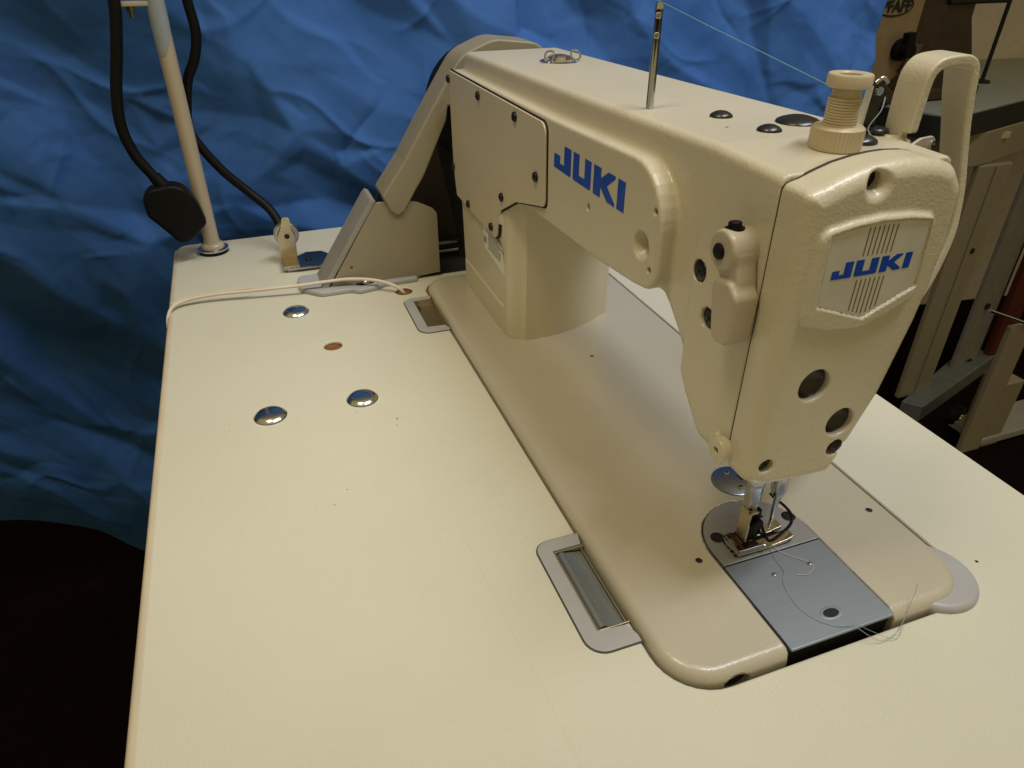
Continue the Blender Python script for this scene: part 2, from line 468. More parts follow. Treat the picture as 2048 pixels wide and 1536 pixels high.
def edgeA(V):
    x=V[...,0];z=V[...,2]
    t=(x-x.min())/(x.max()-x.min())
    # right edge leans a little; below the table the sheet is tilted back to darken it; hem uneven
    V[...,0]=x+(.10+np.clip(z-.6,0,2.2)*.17)*t**8+.02*np.sin(z*2.3)*t**8
    fr=np.clip((-.4-z)/3.6,0,1)
    low=-5.30-(x+6.2)*.55+.05*np.sin(x*5)
    k_=1/(1+np.exp(-(x+4.95)*9)); low=low*(1-k_)-7.35*k_
    z2=z+fr*(np.clip(low,-7.4,-4.2)+4.0)
    V[...,2]=z2
    d_=-.2-z2; V[...,1]+=.40*.5*(d_+np.sqrt(d_*d_+.5))*(1-t**6*.0)
    return V
bd=crumple('paper_backdrop',-10,7.57,-4.0,5.0,7.45,680,360,.85,3,None,edgeA)
tag(bd,'large crumpled sheet of blue paper hanging behind the sewing table','paper backdrop')
# ================================================================== TABLE
T=thing('sewing_table','cream laminate sewing table with cut-outs, chrome caps and grey hinge frames','table',(0.2,0,0))
XL,XR,YF,YN=-2.30,2.73,6.67,-5.3
def curve_slab(name,outer,holes,z0,z1,mats,parent,bev=.012):
    cu=bpy.data.curves.new(name,'CURVE');cu.dimensions='2D';cu.fill_mode='BOTH'
    for P in [outer]+holes:
        sp=cu.splines.new('POLY');sp.points.add(len(P)-1)
        for q,(x,y) in zip(sp.points,P):q.co=(x*S,y*S,0,1)
        sp.use_cyclic_u=True
    cu.extrude=(z1-z0)/2*S-bev*S;cu.bevel_depth=bev*S;cu.bevel_resolution=2;cu.offset=-bev*S
    ob=bpy.data.objects.new('tmp',cu);COL.objects.link(ob)
    dg=bpy.context.evaluated_depsgraph_get();me=bpy.data.meshes.new_from_object(ob.evaluated_get(dg))
    bpy.data.objects.remove(ob);bpy.data.curves.remove(cu)
    me.transform(Matrix.Translation((0,0,(z0+z1)/2*S)))
    return finish(name,me,mats,parent,35)
outer=rpoly([(XL,YN,.1),(XR,YN,.1),(XR,YF,.1),(XL,YF,.12)])
def circ(cx,cy,r,n=28): return [(cx+r*math.cos(2*PI*k/n),cy+r*math.sin(2*PI*k/n)) for k in range(n)]
bedcut=rpoly([(-.012,-.018,.27),(1.845,-.018,.31),(1.845,4.80,.31),(-.012,4.80,.22)],8)
# bed cut-out merged with the two hinge pockets
hp1=[(-.195,.455),(-.195,1.035)];hp2=[(-.19,3.86),(-.19,4.42)]
L=[p for p in bedcut]
# insert pockets on the left side (x=-.012), walking from top-left down
k=max(range(len(L)),key=lambda i:(L[i][0]<-.011,-i if False else 0,L[i][1]))
li=[i for i,p in enumerate(L) if abs(p[0]+.012)<1e-4]
top=max(li,key=lambda i:L[i][1])
pocket=[(-.012,4.415),(-.185,4.415),(-.185,3.865),(-.012,3.865),(-.012,1.03),(-.19,1.03),(-.19,.46),(-.012,.46)]
L=L[:top+1]+pocket+L[top+1:]
slot=rpoly([(-.06,4.955,.03),(.95,4.955,.03),(.95,5.56,.03),(-.06,5.56,.03)])
top_o=curve_slab('tabletop',outer,[L,slot,circ(-1.01,3.828,.075),circ(-.215,4.675,.08)],-.40,0,LAMINATE,T)
# table board underneath seen through the two small holes
for cx,cy in ((-1.01,3.828),(-.215,4.675)):
    m=MB();m.lathe([(.0765,-.006),(.074,-.03),(.04,-.034),(0,-.034)],(cx,cy,0),2,24);m.build('wood_hole',WOOD,T)
m=MB();m.box((-.055,4.96,-.42),(.945,5.555,-.02));m.build('belt_slot',BLACKM,T)
# rolled edge trim along the left and right edges
m=MB();m.tube([(XL-.006,YN+.1,-.03),(XL-.006,YF-.14,-.03)],.032,10,sm=0)
m.box((XL-.03,YN+.1,-.40),(XL-.002,YF-.14,-.03));m.build('edge_trim',EDGEM,T)
m=MB();m.box((XR+.002,YN+.1,-.40),(XR+.025,YF-.12,-.02));m.build('edge_trim',EDGEM,T,bevel=.008)
# dark wood lining visible in the gap around the bed
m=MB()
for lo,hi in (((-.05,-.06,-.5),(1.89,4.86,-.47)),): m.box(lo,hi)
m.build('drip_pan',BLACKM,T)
m=MB();P=rpoly([(.02,4.7,.0),(.3,4.775,.0),(1.75,4.775,.0),(1.75,4.80,0),(.2,4.799,.0),(.05,4.755,.0),(0,4.62,0)])
m.prism(rpoly([(-.010,4.50),(-.008,4.64,.1),(.06,4.775,.15),(.22,4.798),(1.7,4.798),(1.7,4.765),(.25,4.765,.1),(.06,4.69,.1),(.008,4.50)]),2,-.3,-.02)
m.build('cutout_lining',WOOD,T)
# chrome caps
def cap(cx,cy,r=.112):
    m=MB();p=[(r,0),(r,.008)]
    for k in range(1,9):
        q=k/8;p.append((r*(1-q)*.98,.010+.030*math.sqrt(max(0,1-(1-q)**2))*1.0))
    m.lathe(p,(cx,cy,.0),2,40);o=m.build('bolt_cap',CAPM,T)
    m=MB();m.lathe([(r+.004,.0),(r+.004,.003),(r-.01,.003)],(cx,cy,.0),2,40);m.build('cap_joint',INK,o);return o
cap(-1.239,4.571);cap(-.918,2.942);cap(-1.576,2.941)
# hinge frames (grey plastic) with steel hinge boxes
def hinge(y0,y1,iy0,iy1,x0,x1,far):
    g=.255
    P=rpoly([(0.0,y1),(-.02,y1+.0),(x0,y1,.08),(x0,y0,.10),(-.01,y0),(-.01,y0+.04,.03),(-.035,iy0-.012,.02),(x1,iy0),(x1,iy1),(-.02,iy1)],6)
    m=MB();m.prism(P,2,-.03,.0105);fr=m.build('hinge_frame',GREYPL,T,bevel=.004,seg=2)
    # thin dark joint round the frame
    m=MB();Q=rpoly([(-.005,y1+.003),(x0-.003,y1+.003,.083),(x0-.003,y0-.003,.103),(-.005,y0-.003)],6)
    m.tube([(a,b,.0005) for a,b in Q],.0045,6,sm=0);m.build('frame_joint',INK,T)
    m=MB()
    m.box((x1+.004,iy0+.004,-.06),(-.004,iy1-.004,-.048),0)
    m.box((x1+.002,iy0+.002,-.13),(x1+.012,iy1-.002,.004),0)
    m.box((x1+.012,iy0+.002,-.13),(-.006,iy0+.012,.002),0)
    m.box((x1+.012,iy1-.012,-.13),(-.006,iy1-.002,.002),0)
    m.box((-.022,iy0+.012,-.13),(-.014,iy1-.012,-.02),0)
    hb=m.build('hinge_box',HINGEM,T,bevel=.002)
    if not far:
        m=MB();m.tube([(x1+.042,iy0+.02,-.022),(x1+.042,iy1-.02,-.022)],.026,16,sm=0)
        m.prism([(x1+.05,-.004),(x1+.165,-.030),(x1+.165,-.042),(x1+.05,-.02)],1,iy0+.02,iy1-.02)
        m.build('hinge_roll',simple('hinge_roll_steel',(.38,.44,.50),.24,metal=.8),T)
    else:
        m=MB();m.prism([(x1+.03,-.05),(x1+.16,-.075),(x1+.16,-.09),(x1+.03,-.07)],1,iy0+.02,iy1-.04)
        m.build('hinge_leaf',HINGEM,T)
        m=MB();m.tube([(x1+.03,iy1-.05,-.03),(x1+.05,iy1-.12,-.03)],.014,10,sm=0);m.build('hinge_pin',STEEL,T)
hinge(.335,1.115,.46,1.03,-.275,-.19,False)
hinge(3.76,4.475,3.865,4.415,-.272,-.185,True)
# grey corner cushion at the near right corner of the bed
def corner_pad(x,y,z):
    d=np.sqrt((x-1.63)**2+(y-.165)**2)-.235
    return ext(d,z,-.06,.042,.03)
sdf_mesh('corner_cushion',corner_pad,(1.36,-.1,-.08),(1.9,.43,.07),.012,GREYPL,T)
# specks and tiny screw hole in the top
for cx,cy,r in ((1.98,.169,.009),(-1.9,.2,.004),(-.73,2.6,.006),(-.75,2.52,.004)):
    hole_mark(T,(cx,cy,.0005),2,r,'pin_hole',LAMINATE)
rs_=random.Random(11)
for k in range(5):
    x_,y_=rs_.uniform(-2.0,-.4),rs_.uniform(-.4,3.6);a_=rs_.uniform(0,PI);l_=rs_.uniform(.004,.010)
    m=MB();m.tube([(x_,y_,.002),(x_+l_*math.cos(a_),y_+l_*math.sin(a_),.0035)],.0016,5,sm=0);m.build('lint_fleck',INK,T)
m=MB();m.tube([(-.62,1.35,.0),(-.605,1.0,.0),(-.585,.6,.0),(-.56,.2,.0),(-.535,-.3,.0)],.0008,4,sm=4);m.build('hairline_scratch',simple('scratch_shade',(.54,.49,.36),.6),T)
for lx in (-1.8,2.1):
    for ly in (5.9,-4.4):
        m=MB();m.box((lx-.2,ly-.25,-7.1),(lx+.2,ly+.25,-.42));m.build('table_leg',FRAMEM,T,bevel=.03)
for ly in (5.9,-4.4):
    m=MB();m.box((-2.1,ly-.3,-7.5),(2.5,ly+.3,-7.12));m.build('foot_rail',FRAMEM,T,bevel=.03)

# ================================================================== SEWING MACHINE
SM=thing('sewing_machine','cream lockstitch sewing machine with blue lettering set into the laminate table','sewing machine',(.9,2.4,0))
# bed
bedP=rpoly([(0,0,.25),(1.78,0,.25),(1.78,4.755,.25),(0,4.755,.22)],8)
def needle_outline(g=0,y0=-.2):
    pts=[(.595-g,y0),(1.218+g,y0)]
    for k in range(25):
        q=-.0+PI*k/24; pts.append((.9065+(.3115+g)*math.cos(q),.668+(.3115+g)*math.sin(q)))
    return pts
nchan=needle_outline(.004)
def bedf(x,y,z):
    d=sdpoly(bedP,x,y); f=ext(d,z,-.35,.07,.058)
    ch=ext(sdpoly(nchan,x,y),z,-.04,.3,0)
    f=smax(f,-ch,.006)
    f=smax(f,-ext(sdpoly([(.5915,-.2),(1.2215,-.2),(1.2215,.3),(.5915,.3)],x,y),z,-.5,.2,0),.006)
    a=np.sqrt(((x-.31)/1.25)**2+(z+.032)**2)-.052
    f=smax(f,-np.maximum(a,np.abs(y)-.05),.01)
    return f
sdf_mesh('bed',bedf,(-.03,-.03,-.12),(1.81,4.79,.10),.015,PAINT_BED,SM)
m=MB();m.box((.592,.03,-.3),(1.221,.29,.053));m.box((.592,.29,-.045),(1.22,.9,-.05));m.build('bed_cavity',BLACKM,SM)
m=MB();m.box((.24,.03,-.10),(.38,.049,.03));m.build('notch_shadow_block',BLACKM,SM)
for px,py in ((.499,.644),(1.654,.646),(.9,2.822)): hole_mark(SM,(px,py,.0703),2,.02 if px!=.9 else .014)
# slide plate and needle plate
m=MB();m.prism(rpoly([(.598,.004,.012),(1.215,.004,.012),(1.215,.552),(.598,.552)]),2,.055,.074)
sl=m.build('slide_plate',SATIN,SM,bevel=.003)
m=MB();m.lathe([(.066,.0745),(.060,.0752),(.046,.0746)],(.922,.118,0),2,30,0);m.lathe([(.047,.0747),(0,.0747)],(.922,.118,0),2,30,1)
for v_ in range(len(m.v)):
    x_,y_,z_=m.v[v_];m.v[v_]=(.922+(x_-.922)*.95,.118+(y_-.118)*.55,z_)
m.build('finger_hole',[SATIN,BLACKM],sl)
for cx,cy in ((.812,.418),(1.04,.417)):
    m=MB();m.lathe([(.013,.074),(.011,.082),(0,.085)],(cx,cy,0),2,14);m.build('rivet',STEEL,sl)
NP=[(.598,.558),(1.215,.558)]+[(.9065+.3085*math.cos(PI*k/28),.668+.3085*math.sin(PI*k/28)) for k in range(29)]
m=MB();m.prism(NP,2,.055,.078);npl=m.build('needle_plate',SATIND,SM,bevel=.003)
for cx,cy in ((.685,.75),(1.167,.757)):
    screw(npl,(cx,cy,.0785),2,.040,.003,'slot',1.1,name='plate_screw')
m=MB()
for y_ in (.60,.632,.664,.696): m.box((.690,y_-.009,.0784),(1.06,y_+.009,.0788),0)
m.box((.965,.80,.0784),(1.03,.83,.0788),0)
m.build('feed_slot',BLACKM,npl,smooth=None)
m=MB()
for y_ in (.616,.648,.680):
    for k in range(9):m.prism([(.80+k*.024,.0785),(.812+k*.024,.088),(.822+k*.024,.0785)],1,y_-.006,y_+.006)
m.build('feed_dog',STEEL,npl,smooth=None)
m=MB()
for k in range(4): m.box((.66+k*.0,.84+k*.022-.03,.0781),(.84+k*.02,.8415+k*.022-.03,.0783))
m.build('guide_line',STEEL,npl,smooth=None)
# chrome disc plate on the bed
m=MB();m.lathe([(.135,.0702),(.135,.078),(.128,.081),(.0,.081)],(1.06,1.135,0),2,48);dp=m.build('round_cover_plate',simple('blue_reflection_steel',(.30,.34,.40),.28,metal=1,bs=60,bstr=.03),SM)  # blue reflection on the disc is put into the base colour
for a_,b_ in ((1.054,1.207),(1.057,1.062),(1.165,1.10)):
    m=MB();m.lathe([(.018,.081),(.017,.089),(.011,.090)],(a_,b_,0),2,16,0);m.lathe([(.0115,.0892),(0,.0892)],(a_,b_,0),2,16,1);m.build('plate_screw',[BRASSY,BLACKM],dp)
m=MB();m.box((1.10,1.118,.0812),(1.15,1.17,.0818));m.build('plate_slot',BLACKM,dp,smooth=None)

# the arm casting: pillar, arm, panel and head
armP=rpoly([(.44,2.163),(1.0,2.178),(2.6,2.135),(4.70,2.085,.10),(4.70,1.28),(1.62,1.30),(1.42,1.372,.05),(1.262,1.378,.06),(1.204,1.339),(1.094,1.240),(1.0,1.115),(.92,1.006),(.787,.872),(.74,.80,.08),(.68,.76,.05),(.44,.76)],5)
panP=rpoly([(4.705,1.950,.05),(2.5,1.984),(1.19,2.030,.30),(1.185,1.425,.13),(1.40,1.392,.1),(1.75,1.362),(2.7,1.328),(3.2,1.31),(3.45,1.2),(3.45,.9),(4.62,.9)],8)
footP=rpoly([(.367,4.545,.05),(.367,3.325,.085),(.46,3.272,.05)]+[(.50+k_*.06,3.240+.27*max(0,(.50+k_*.06-.66)/.70)**1.9) for k_ in range(14)]+[(1.358,3.490,.04),(1.358,4.545,.1)],6)
faceP=rpoly([(.459,2.140,.045),(.52,2.152),(.578,2.174),(.662,2.200),(.75,2.216),(.83,2.224),(.90,2.226),(.99,2.220),(1.056,2.208),(1.13,2.182,.08),(1.195,2.10,.09),(1.205,1.98),(1.215,1.85),(1.205,1.68),(1.185,1.52),(1.155,1.37),(1.115,1.17),(1.062,1.03),(1.025,.93),(1.0,.865),(.968,.79,.04),(.94,.742,.05),(.70,.75),(.54,.765,.08),(.46,.82,.06)],5)
headP=[(a if a<1.1 else a+.035,b if b<1.9 else b-.016) for a,b in faceP]
def armf(x,y,z):
    dp_=sdpoly(armP,y,z)
    xr=1.30
    A=ext(dp_,x,.46,xr,.045); A=smax(A,.563-y,.014)
    # near the head the lower half narrows like the face plate
    tt=np.clip((y-.575)/.17,0,1); Hd=ext(sdpoly(headP,x,z)+(.004+.05*tt*tt*(3-2*tt))*(z>1.9),y,.564,1.02,.006)
    low=smin(sdpoly(headP,x,z)-.0,(1.25-z),.1)
    wall=smax(A,np.where(y<1.6,low-np.clip((y-1.15)*.8,0,1),-1.0),.03)
    f=smin(wall,smax(Hd,dp_-.045,.02),.012)
    pn=ext(sdpoly(panP,y,z),x,.36,.7,.022)
    f=smin(f,pn,.028)
    # pillar, leaning back a touch
    yy=y-(z-.1)*.09*np.clip((y-3.5)/1.0,0,1)
    pl=ext(sdpoly(footP,x,yy),z,.03,1.5,.02)
    f=smin(f,pl,.075)
    f=smax(f,-ext(sdpoly([(3.44,.32),(4.7,.32),(4.7,1.0),(3.44,1.0)],y,z)-.01,x,.2,.3735,0),.010)
    # thumb hollow and screw wells
    f=smax(f,-(np.sqrt((y-1.352)**2+(z-1.614)**2+((x-.30)*.55)**2)-.082),.012)
    for cy,cz,r in ((.979,1.619,.052),(.866,1.430,.052)):
        f=smax(f,-np.maximum(cylx(x,y,z,cy,cz,r),x-.49),.008)
    bs=np.maximum(cylx(x,y,z,.640,.886,.058),np.abs(x-.52)-.10); bs=np.maximum(bs,.5-y*0-.5+(.563-y)*(x>.455))
    f=smin(f,bs,.012)
    for cy,cz,r in ((1.96,1.617,.022),(1.249,1.820,.018),(1.252,1.524,.018)):
        f=smax(f,-np.maximum(cylx(x,y,z,cy,cz,r),x-.42),.004)
    return f
sdf_mesh('arm',armf,(.32,.54,.0),(1.42,4.80,2.26),.0145,PAINT,SM)
# well screws on the head side, black disc in front of the holes' bottoms
for cy,cz in ((.979,1.619),(.866,1.430)):
    screw(SM,(.470 if cz>1.5 else .482,cy,cz),(-1,0,0),.050,.012,'cross',.3)
for cy,cz,r in ((1.96,1.617,.021),(1.249,1.820,.017),(1.252,1.524,.017)):
    m=MB();m.lathe([(r,0),(0,0)],(.415,cy,cz),(-1,0,0),16);m.build('hole_bottom',INK,SM,smooth=None)
m=MB();m.lathe([(.064,-.03),(.064,.030),(.060,.037),(.022,.039),(.018,.036),(.016,.02),(0,.02)],(.452,.583,.886),(-1,0,0),32);bo=m.build('hinge_boss',PAINT,SM)
m=MB();m.lathe([(.0155,.021),(0,.021)],(.452,.583,.886),(-1,0,0),16);m.build('hole_bottom',BLACKM,bo,smooth=None)
# face plate
bossP=rpoly([(.53,2.003,.05),(.66,2.025),(.79,2.036),(.93,2.03),(1.062,2.008,.05),(1.078,1.82),(1.078,1.655,.03),(.96,1.60),(.847,1.572),(.70,1.585),(.533,1.635,.05),(.527,1.8)],5)
shP=[(.575,1.986),(.68,2.004),(.793,2.012),(.92,2.008),(1.042,1.992),(1.055,1.85),(1.064,1.714),(.828,1.609),(.584,1.697),(.578,1.85)]
def facef(x,y,z):
    yy=y+.03*((x-.82)/.4)**2*0
    f=smax(ext(sdpoly(faceP,x,z),y,.385,.75,.065),y-.558,.014)
    b_=ext(sdpoly(bossP,x,z),y,.362,.45,.016)
    f=smin(f,b_,.02)
    f=smax(f,-ext(sdpoly(shP,x,z)-.004,y,.1,.374,0),.005)
    # screw funnel at the top and the two oil ports
    c=np.sqrt((x-.752)**2+(z-2.156)**2)
    f=smax(f,-(c-.036-np.clip(.425-y,0,1)*.55),.02)
    for cx,cz,r in ((.70,1.298,.078),(.908,1.058,.073)):
        f=smax(f,-np.maximum(np.sqrt((x-cx)**2+(z-cz)**2)-r,y-.47),.012)
    for cx,cz,r in ((.547,.902,.036),(.925,.908,.045)):
        f=smax(f,-np.maximum(np.sqrt((x-cx)**2+(z-cz)**2)-r,y-.43),.01)
    # notch at the right for the second screw
    f=smax(f,-np.maximum(np.sqrt((x-1.0)**2+(z-.885)**2)-.045,y-.43),.01)
    return f
fp=sdf_mesh('face_plate',facef,(.43,.345,.72),(1.25,.57,2.26),.0105,PAINT,SM)
m=MB();m.prism([(.83+(a-.83)*.985,1.5+(b-1.5)*(.9985 if b>1.5 else .985)) for a,b in faceP],1,.552,.570);m.build('face_gasket',simple('seam_brown',(.035,.025,.016),.7),SM,smooth=None)
for cx,cz,r in ((.70,1.298,.077),(.908,1.058,.072)):
    m=MB();m.lathe([(r,.0),(r*.98,.012),(r*.85,-.012),(r*.5,-.030),(0,-.036)],(cx,.425,cz),(0,-1,0),32);m.build('oil_port_plug',simple('dark_rubber',(.022,.021,.018),.38,spec=.6),fp)
m=MB();m.lathe([(.045,0),(0,0)],(.752,.455,2.156),(0,-1,0),20);m.build('funnel_bottom',BLACKM,fp,smooth=None)
screw(fp,(.547,.425,.902),(0,-1,0),.034,.02,'cross',.4)
screw(fp,(.945,.415,.905),(0,-1,0),.036,.02,'cross',.9)
# badge
m=MB();m.prism([(.82+(a-.82)*.985,1.81+(b-1.81)*.985) for a,b in shP],1,.3715,.377);bdg=m.build('badge',simple('badge_plastic',(.60,.57,.50),.30,bs=25,bstr=.04,var=.12,vs=25),SM,bevel=.0015)
m=MB()
for k in range(7):
    x_=.748+k*.0222
    zt=2.000-abs(k-3)*.001
    m.box((x_-.003,.3708,1.883),(x_+.003,.3713,zt),0)
    zb=(1.609+.017+max(0,(x_+.006-.828))*(.105/.236)) if x_+.006>.828 else (1.609+.017+(.828-x_-.006)*(.088/.244))
    m.box((x_+.004-.003,.3708,zb),(x_+.004+.003,.3713,1.785),0)
m.build('stripe',INKBR,bdg,smooth=None)
# block lettering in a unit box: width u, height v
LET={'J':[(0,.02),(.94,.0),(1,.04),(1,1),(.64,1),(.60,.96),(.60,.27),(.36,.27),(.36,.55),(.04,.55),(0,.51)],
     'U':[(0,.06),(.06,0),(.94,0),(1,.06),(1,1),(.66,1),(.66,.27),(.34,.27),(.34,1),(0,1)],
     'K':[(0,0),(.36,0),(.36,.36),(.70,0),(1.05,0),(1.05,.10),(.66,.52),(1.02,.90),(1.02,1),(.70,1),(.36,.66),(.36,1),(0,1)],
     'I':[(0,0),(1,0),(1,1),(0,1)]}
def letters(parent,spans,z0,z1,plane,val,th,flip,shear=0.0):
    for ch,(a,b_) in zip('JUKI',spans):
        P=[]
        for u_,v_ in LET[ch]:
            P.append((a+(b_-a)*u_+shear*(v_-.5)*abs(b_-a), z0+(z1-z0)*v_))
        m=MB()
        if plane==0: m.prism(P,0,val-th,val)
        else: m.prism(P,1,val-th,val)
        o=m.build('logo_letter',BLUEINK,parent,smooth=None)
letters(SM,[(2.458,2.212),(2.182,1.946),(1.912,1.668),(1.630,1.551)],1.715,1.872,0,.3598,.0016,False)
letters(bdg,[(.618,.713),(.727,.836),(.850,.950),(.967,1.001)],1.802,1.869,1,.3712,.0012,False,shear=-.02)

# back cover plate with eight screws; black backing paints in its gap's shadow and dirt
bcP=rpoly([(4.735,1.938,.02),(2.572,1.946,.075),(2.552,1.432,.055),(2.66,1.408,.03),(3.09,1.302,.05),(3.42,1.135,.04),(3.478,1.06,.03),(3.505,.905,.04),(3.56,.866,.03),(3.70,.868,.03),(4.625,.895),(4.70,1.15)],5)
m=MB();m.prism([(a-(.012 if a<3.56 else -.0),b+(.010 if b>1.7 else -.008)) for a,b in bcP],0,.3555,.365);m.build('cover_gap_backing',BLACKM,SM,smooth=None)
m=MB();m.prism(bcP,0,.340,.3555);bc=m.build('back_cover',COVERP,SM,bevel=.005,seg=2)
for k,(cy,cz) in enumerate(((4.775,1.868),(3.899,1.876),(3.093,1.883),(2.699,1.589),(3.373,1.252),(4.252,.928),(3.629,.935),(4.68,1.141))):
    screw(bc,(.3395,min(cy,4.73),cz),(-1,0,0),.033,.020,'slot',.4+k*.9,name='cover_screw')
# warning label with its printed lines
m=MB();m.prism([(3.95,.885),(3.57,.852),(3.44,.80),(3.40,.60),(3.90,.66)],0,.3652,.3672)
lb=m.build('warning_label',simple('label_paper',(.66,.64,.58),.5),SM,smooth=None)
m=MB()
rs=random.Random(4)
m.box((.3647,3.47,.838),(.3651,3.86,.846));m.box((.3647,3.50,.822),(.3651,3.86,.828))
for k in range(9):
    z_=.806-k*.0155;l_=.26+rs.random()*.07
    y_=3.80;
    while y_>3.80-l_:
        w_=.02+rs.random()*.04;m.box((.3645,y_-w_,z_),(.3651,y_,z_+.0065));y_-=w_+.008
for k in range(4):
    z_=.752-k*.014;m.box((.3647,3.845,z_),(.3651,3.92,z_+.009))
m.build('label_print',INK,lb,smooth=None)
# raised rectangle outline on the pillar side
# spool pin
m=MB();m.lathe([(.024,2.14),(.020,2.165),(.019,2.60),(.0205,2.61),(.0205,2.625),(.017,2.642),(0,2.644)],(.604,1.812,0),2,24);sp_=m.build('spool_pin',CHROME,SM)
for z_,rr in ((2.500,.0125),(2.587,.0125)):
    m=MB();d=Vector((-.55,-.83,0)).normalized()
    m.lathe([(rr*1.25,.018),(rr*1.1,.0215),(rr*.8,.0195)],(.604,1.812,z_),tuple(d),16,0);m.lathe([(rr*.85,.0200),(0,.0202)],(.604,1.812,z_),tuple(d),16,1);m.build('thread_hole',[CHROME,simple('hole_glint',(.5,.45,.36),.3,metal=1)],sp_)
# rubber caps on the arm top
def topz(y): return 2.178-(y-1.0)*.0255 if y>1 else 2.176
for cx,cy,r in ((.822,1.497,.056),(.832,1.140,.056),(1.075,1.245,.105),(1.075,.845,.068)):
    m=MB();m.lathe([(r,-.01),(r,.004),(r*.97,.010),(r*.80,.018+.02*(r-.05)),(r*.5,.026+.06*(r-.05)),(r*.25,.029+.08*(r-.05)),(0,.030+.08*(r-.05))],(cx,cy,topz(cy)-.002),2,36);m.build('rubber_cap',BLACKG,SM)
m=MB();m.lathe([(.018,.0),(.018,.015),(.040,.016),(.046,.022),(.046,.032),(.038,.038),(.020,.036),(0,.030)],(1.235,.925,2.165),2,28);m.build('black_knob',BLACKG,SM)
# small oil speck hole
hole_mark(SM,(.70,1.27,2.1725),2,.006,'oil_hole',PAINT)
# oil window
ow=MB();cx,cy=.93,3.74;z0=topz(cy)-.002
ow.lathe([(.148,-.01),(.148,.008),(.135,.012),(.118,.012)],(cx,cy,z0),2,40);owo=ow.build('oil_window',STEEL,SM)
m=MB();m.lathe([(.12,0),(.12,.010),(.105,.026),(.075,.042),(.04,.050),(0,.052)],(cx,cy,z0),2,32);m.build('glass_dome',GLASSY,owo)
m=MB();m.lathe([(.07,.004),(.05,.018),(.02,.028),(0,.030)],(cx,cy,z0),2,20);m.build('inner_cup',BRASSY,owo)
for sx_ in (-1,1):
    m=MB();m.tube([(cx+sx_*.085,cy-.05,z0+.012),(cx+sx_*.14,cy-.06,z0+.025),(cx+sx_*.13,cy-.05,z0+.075),(cx+sx_*.085,cy-.05,z0+.082),(cx+sx_*.07,cy-.05,z0+.06),(cx+sx_*.085,cy-.05,z0+.012)],.007,8,sm=4);m.build('wire_clip',STEEL,owo)
# pressure regulator
rx,ry,rz=.900,.806,2.176
m=MB()
def knurl(m_,r,z0_,z1_,n,dep,o):
    vs=[];fs=[]
    for z_ in (z0_,z1_):
        for k in range(n*2):
            q=PI*k/n;rr=r-(dep if k%2 else 0);vs.append((o[0]+rr*math.cos(q),o[1]+rr*math.sin(q),z_))
    N=n*2
    for k in range(N):fs.append((k,(k+1)%N,N+(k+1)%N,N+k))
    m_.add(vs,fs)
knurl(m,.105,rz,rz+.080,42,.0042,(rx,ry))
m.lathe([(.1025,.0),(.098,-.006)],(rx,ry,rz),2,64);m.lathe([(.1025,.0785),(.094,.087),(.06,.088)],(rx,ry,rz),2,64)
lk=m.build('lock_ring',IVORY,SM,smooth=25)
m=MB();p=[(.064,.066)]
for k in range(9):
    z_=.090+k*.0108;p+=[(.065,z_),(.065,z_+.0055),(.0615,z_+.0070),(.0615,z_+.0088)]
p+=[(.065,.186),(.065,.194),(.057,.198),(.055,.240)]
m.lathe(p,(rx,ry,rz),2,40);m.build('threaded_stem',IVORY,SM,smooth=30)
m=MB();m.lathe([(.055,.232),(.080,.234),(.086,.239),(.086,.276),(.082,.282),(.050,.282),(.045,.278),(.042,.25),(0,.249)],(rx,ry,rz),2,48);m.build('regulator_cap',IVORY,SM,smooth=35)
# take-up guard: cast strap looping over the lever
path=[(1.30,2.14),(1.30,2.22),(1.302,2.30),(1.305,2.38),(1.312,2.425),(1.335,2.458),(1.375,2.474),(1.43,2.480),(1.475,2.474),(1.508,2.452),(1.525,2.41),(1.54,2.34),(1.57,2.22),(1.61,2.08),(1.645,1.95),(1.665,1.82),(1.66,1.70),(1.62,1.56),(1.56,1.44),(1.46,1.34),(1.34,1.25),(1.17,1.17)]
wd=[(.835,.935),(.835,.935),(.79,.935)]+[(.79,.94)]*9+[(.79,.935),(.79,.92),(.785,.91),(.775,.90),(.765,.89),(.75,.88),(.735,.87),(.72,.86),(.70,.85),(.70,.85),(.70,.85),(.70,.85)]
path=[(1.30,2.14),(1.30,2.195),(1.30,2.202)]+path[2:]
path=[(a+(.03 if a>1.4 else 0),b_) for a,b_ in path]
wd=wd[:len(path)]
def refine(path,wd,k0=3,n=3):
    P,W=path[:k0],wd[:k0]
    for i in range(k0,len(path)-1):
        p0,p1,p2,p3=[Vector(path[min(max(q,k0),len(path)-1)]) for q in (i-1,i,i+1,i+2)]
        for k in range(n):
            t=k/n;c=.5*((2*p1)+(p2-p0)*t+(2*p0-5*p1+4*p2-p3)*t*t+(3*p1-p0-3*p2+p3)*t**3)
            P.append((c.x,c.y));W.append(tuple(wd[i][e]*(1-t)+wd[i+1][e]*t for e in (0,1)))
    P.append(path[-1]);W.append(wd[-1]);return P,W
path,wd=refine(path,wd)
m=MB();m.ribbon(path,.8,.93,.044,0,1,wd);gd=m.build('take_up_guard',PAINT,SM,bevel=.010,seg=3)
m=MB();m.lathe([(.08,0),(.06,.01),(.05,.03)],(1.29,.89,2.155),2,20);m.build('guard_foot',PAINT,SM)
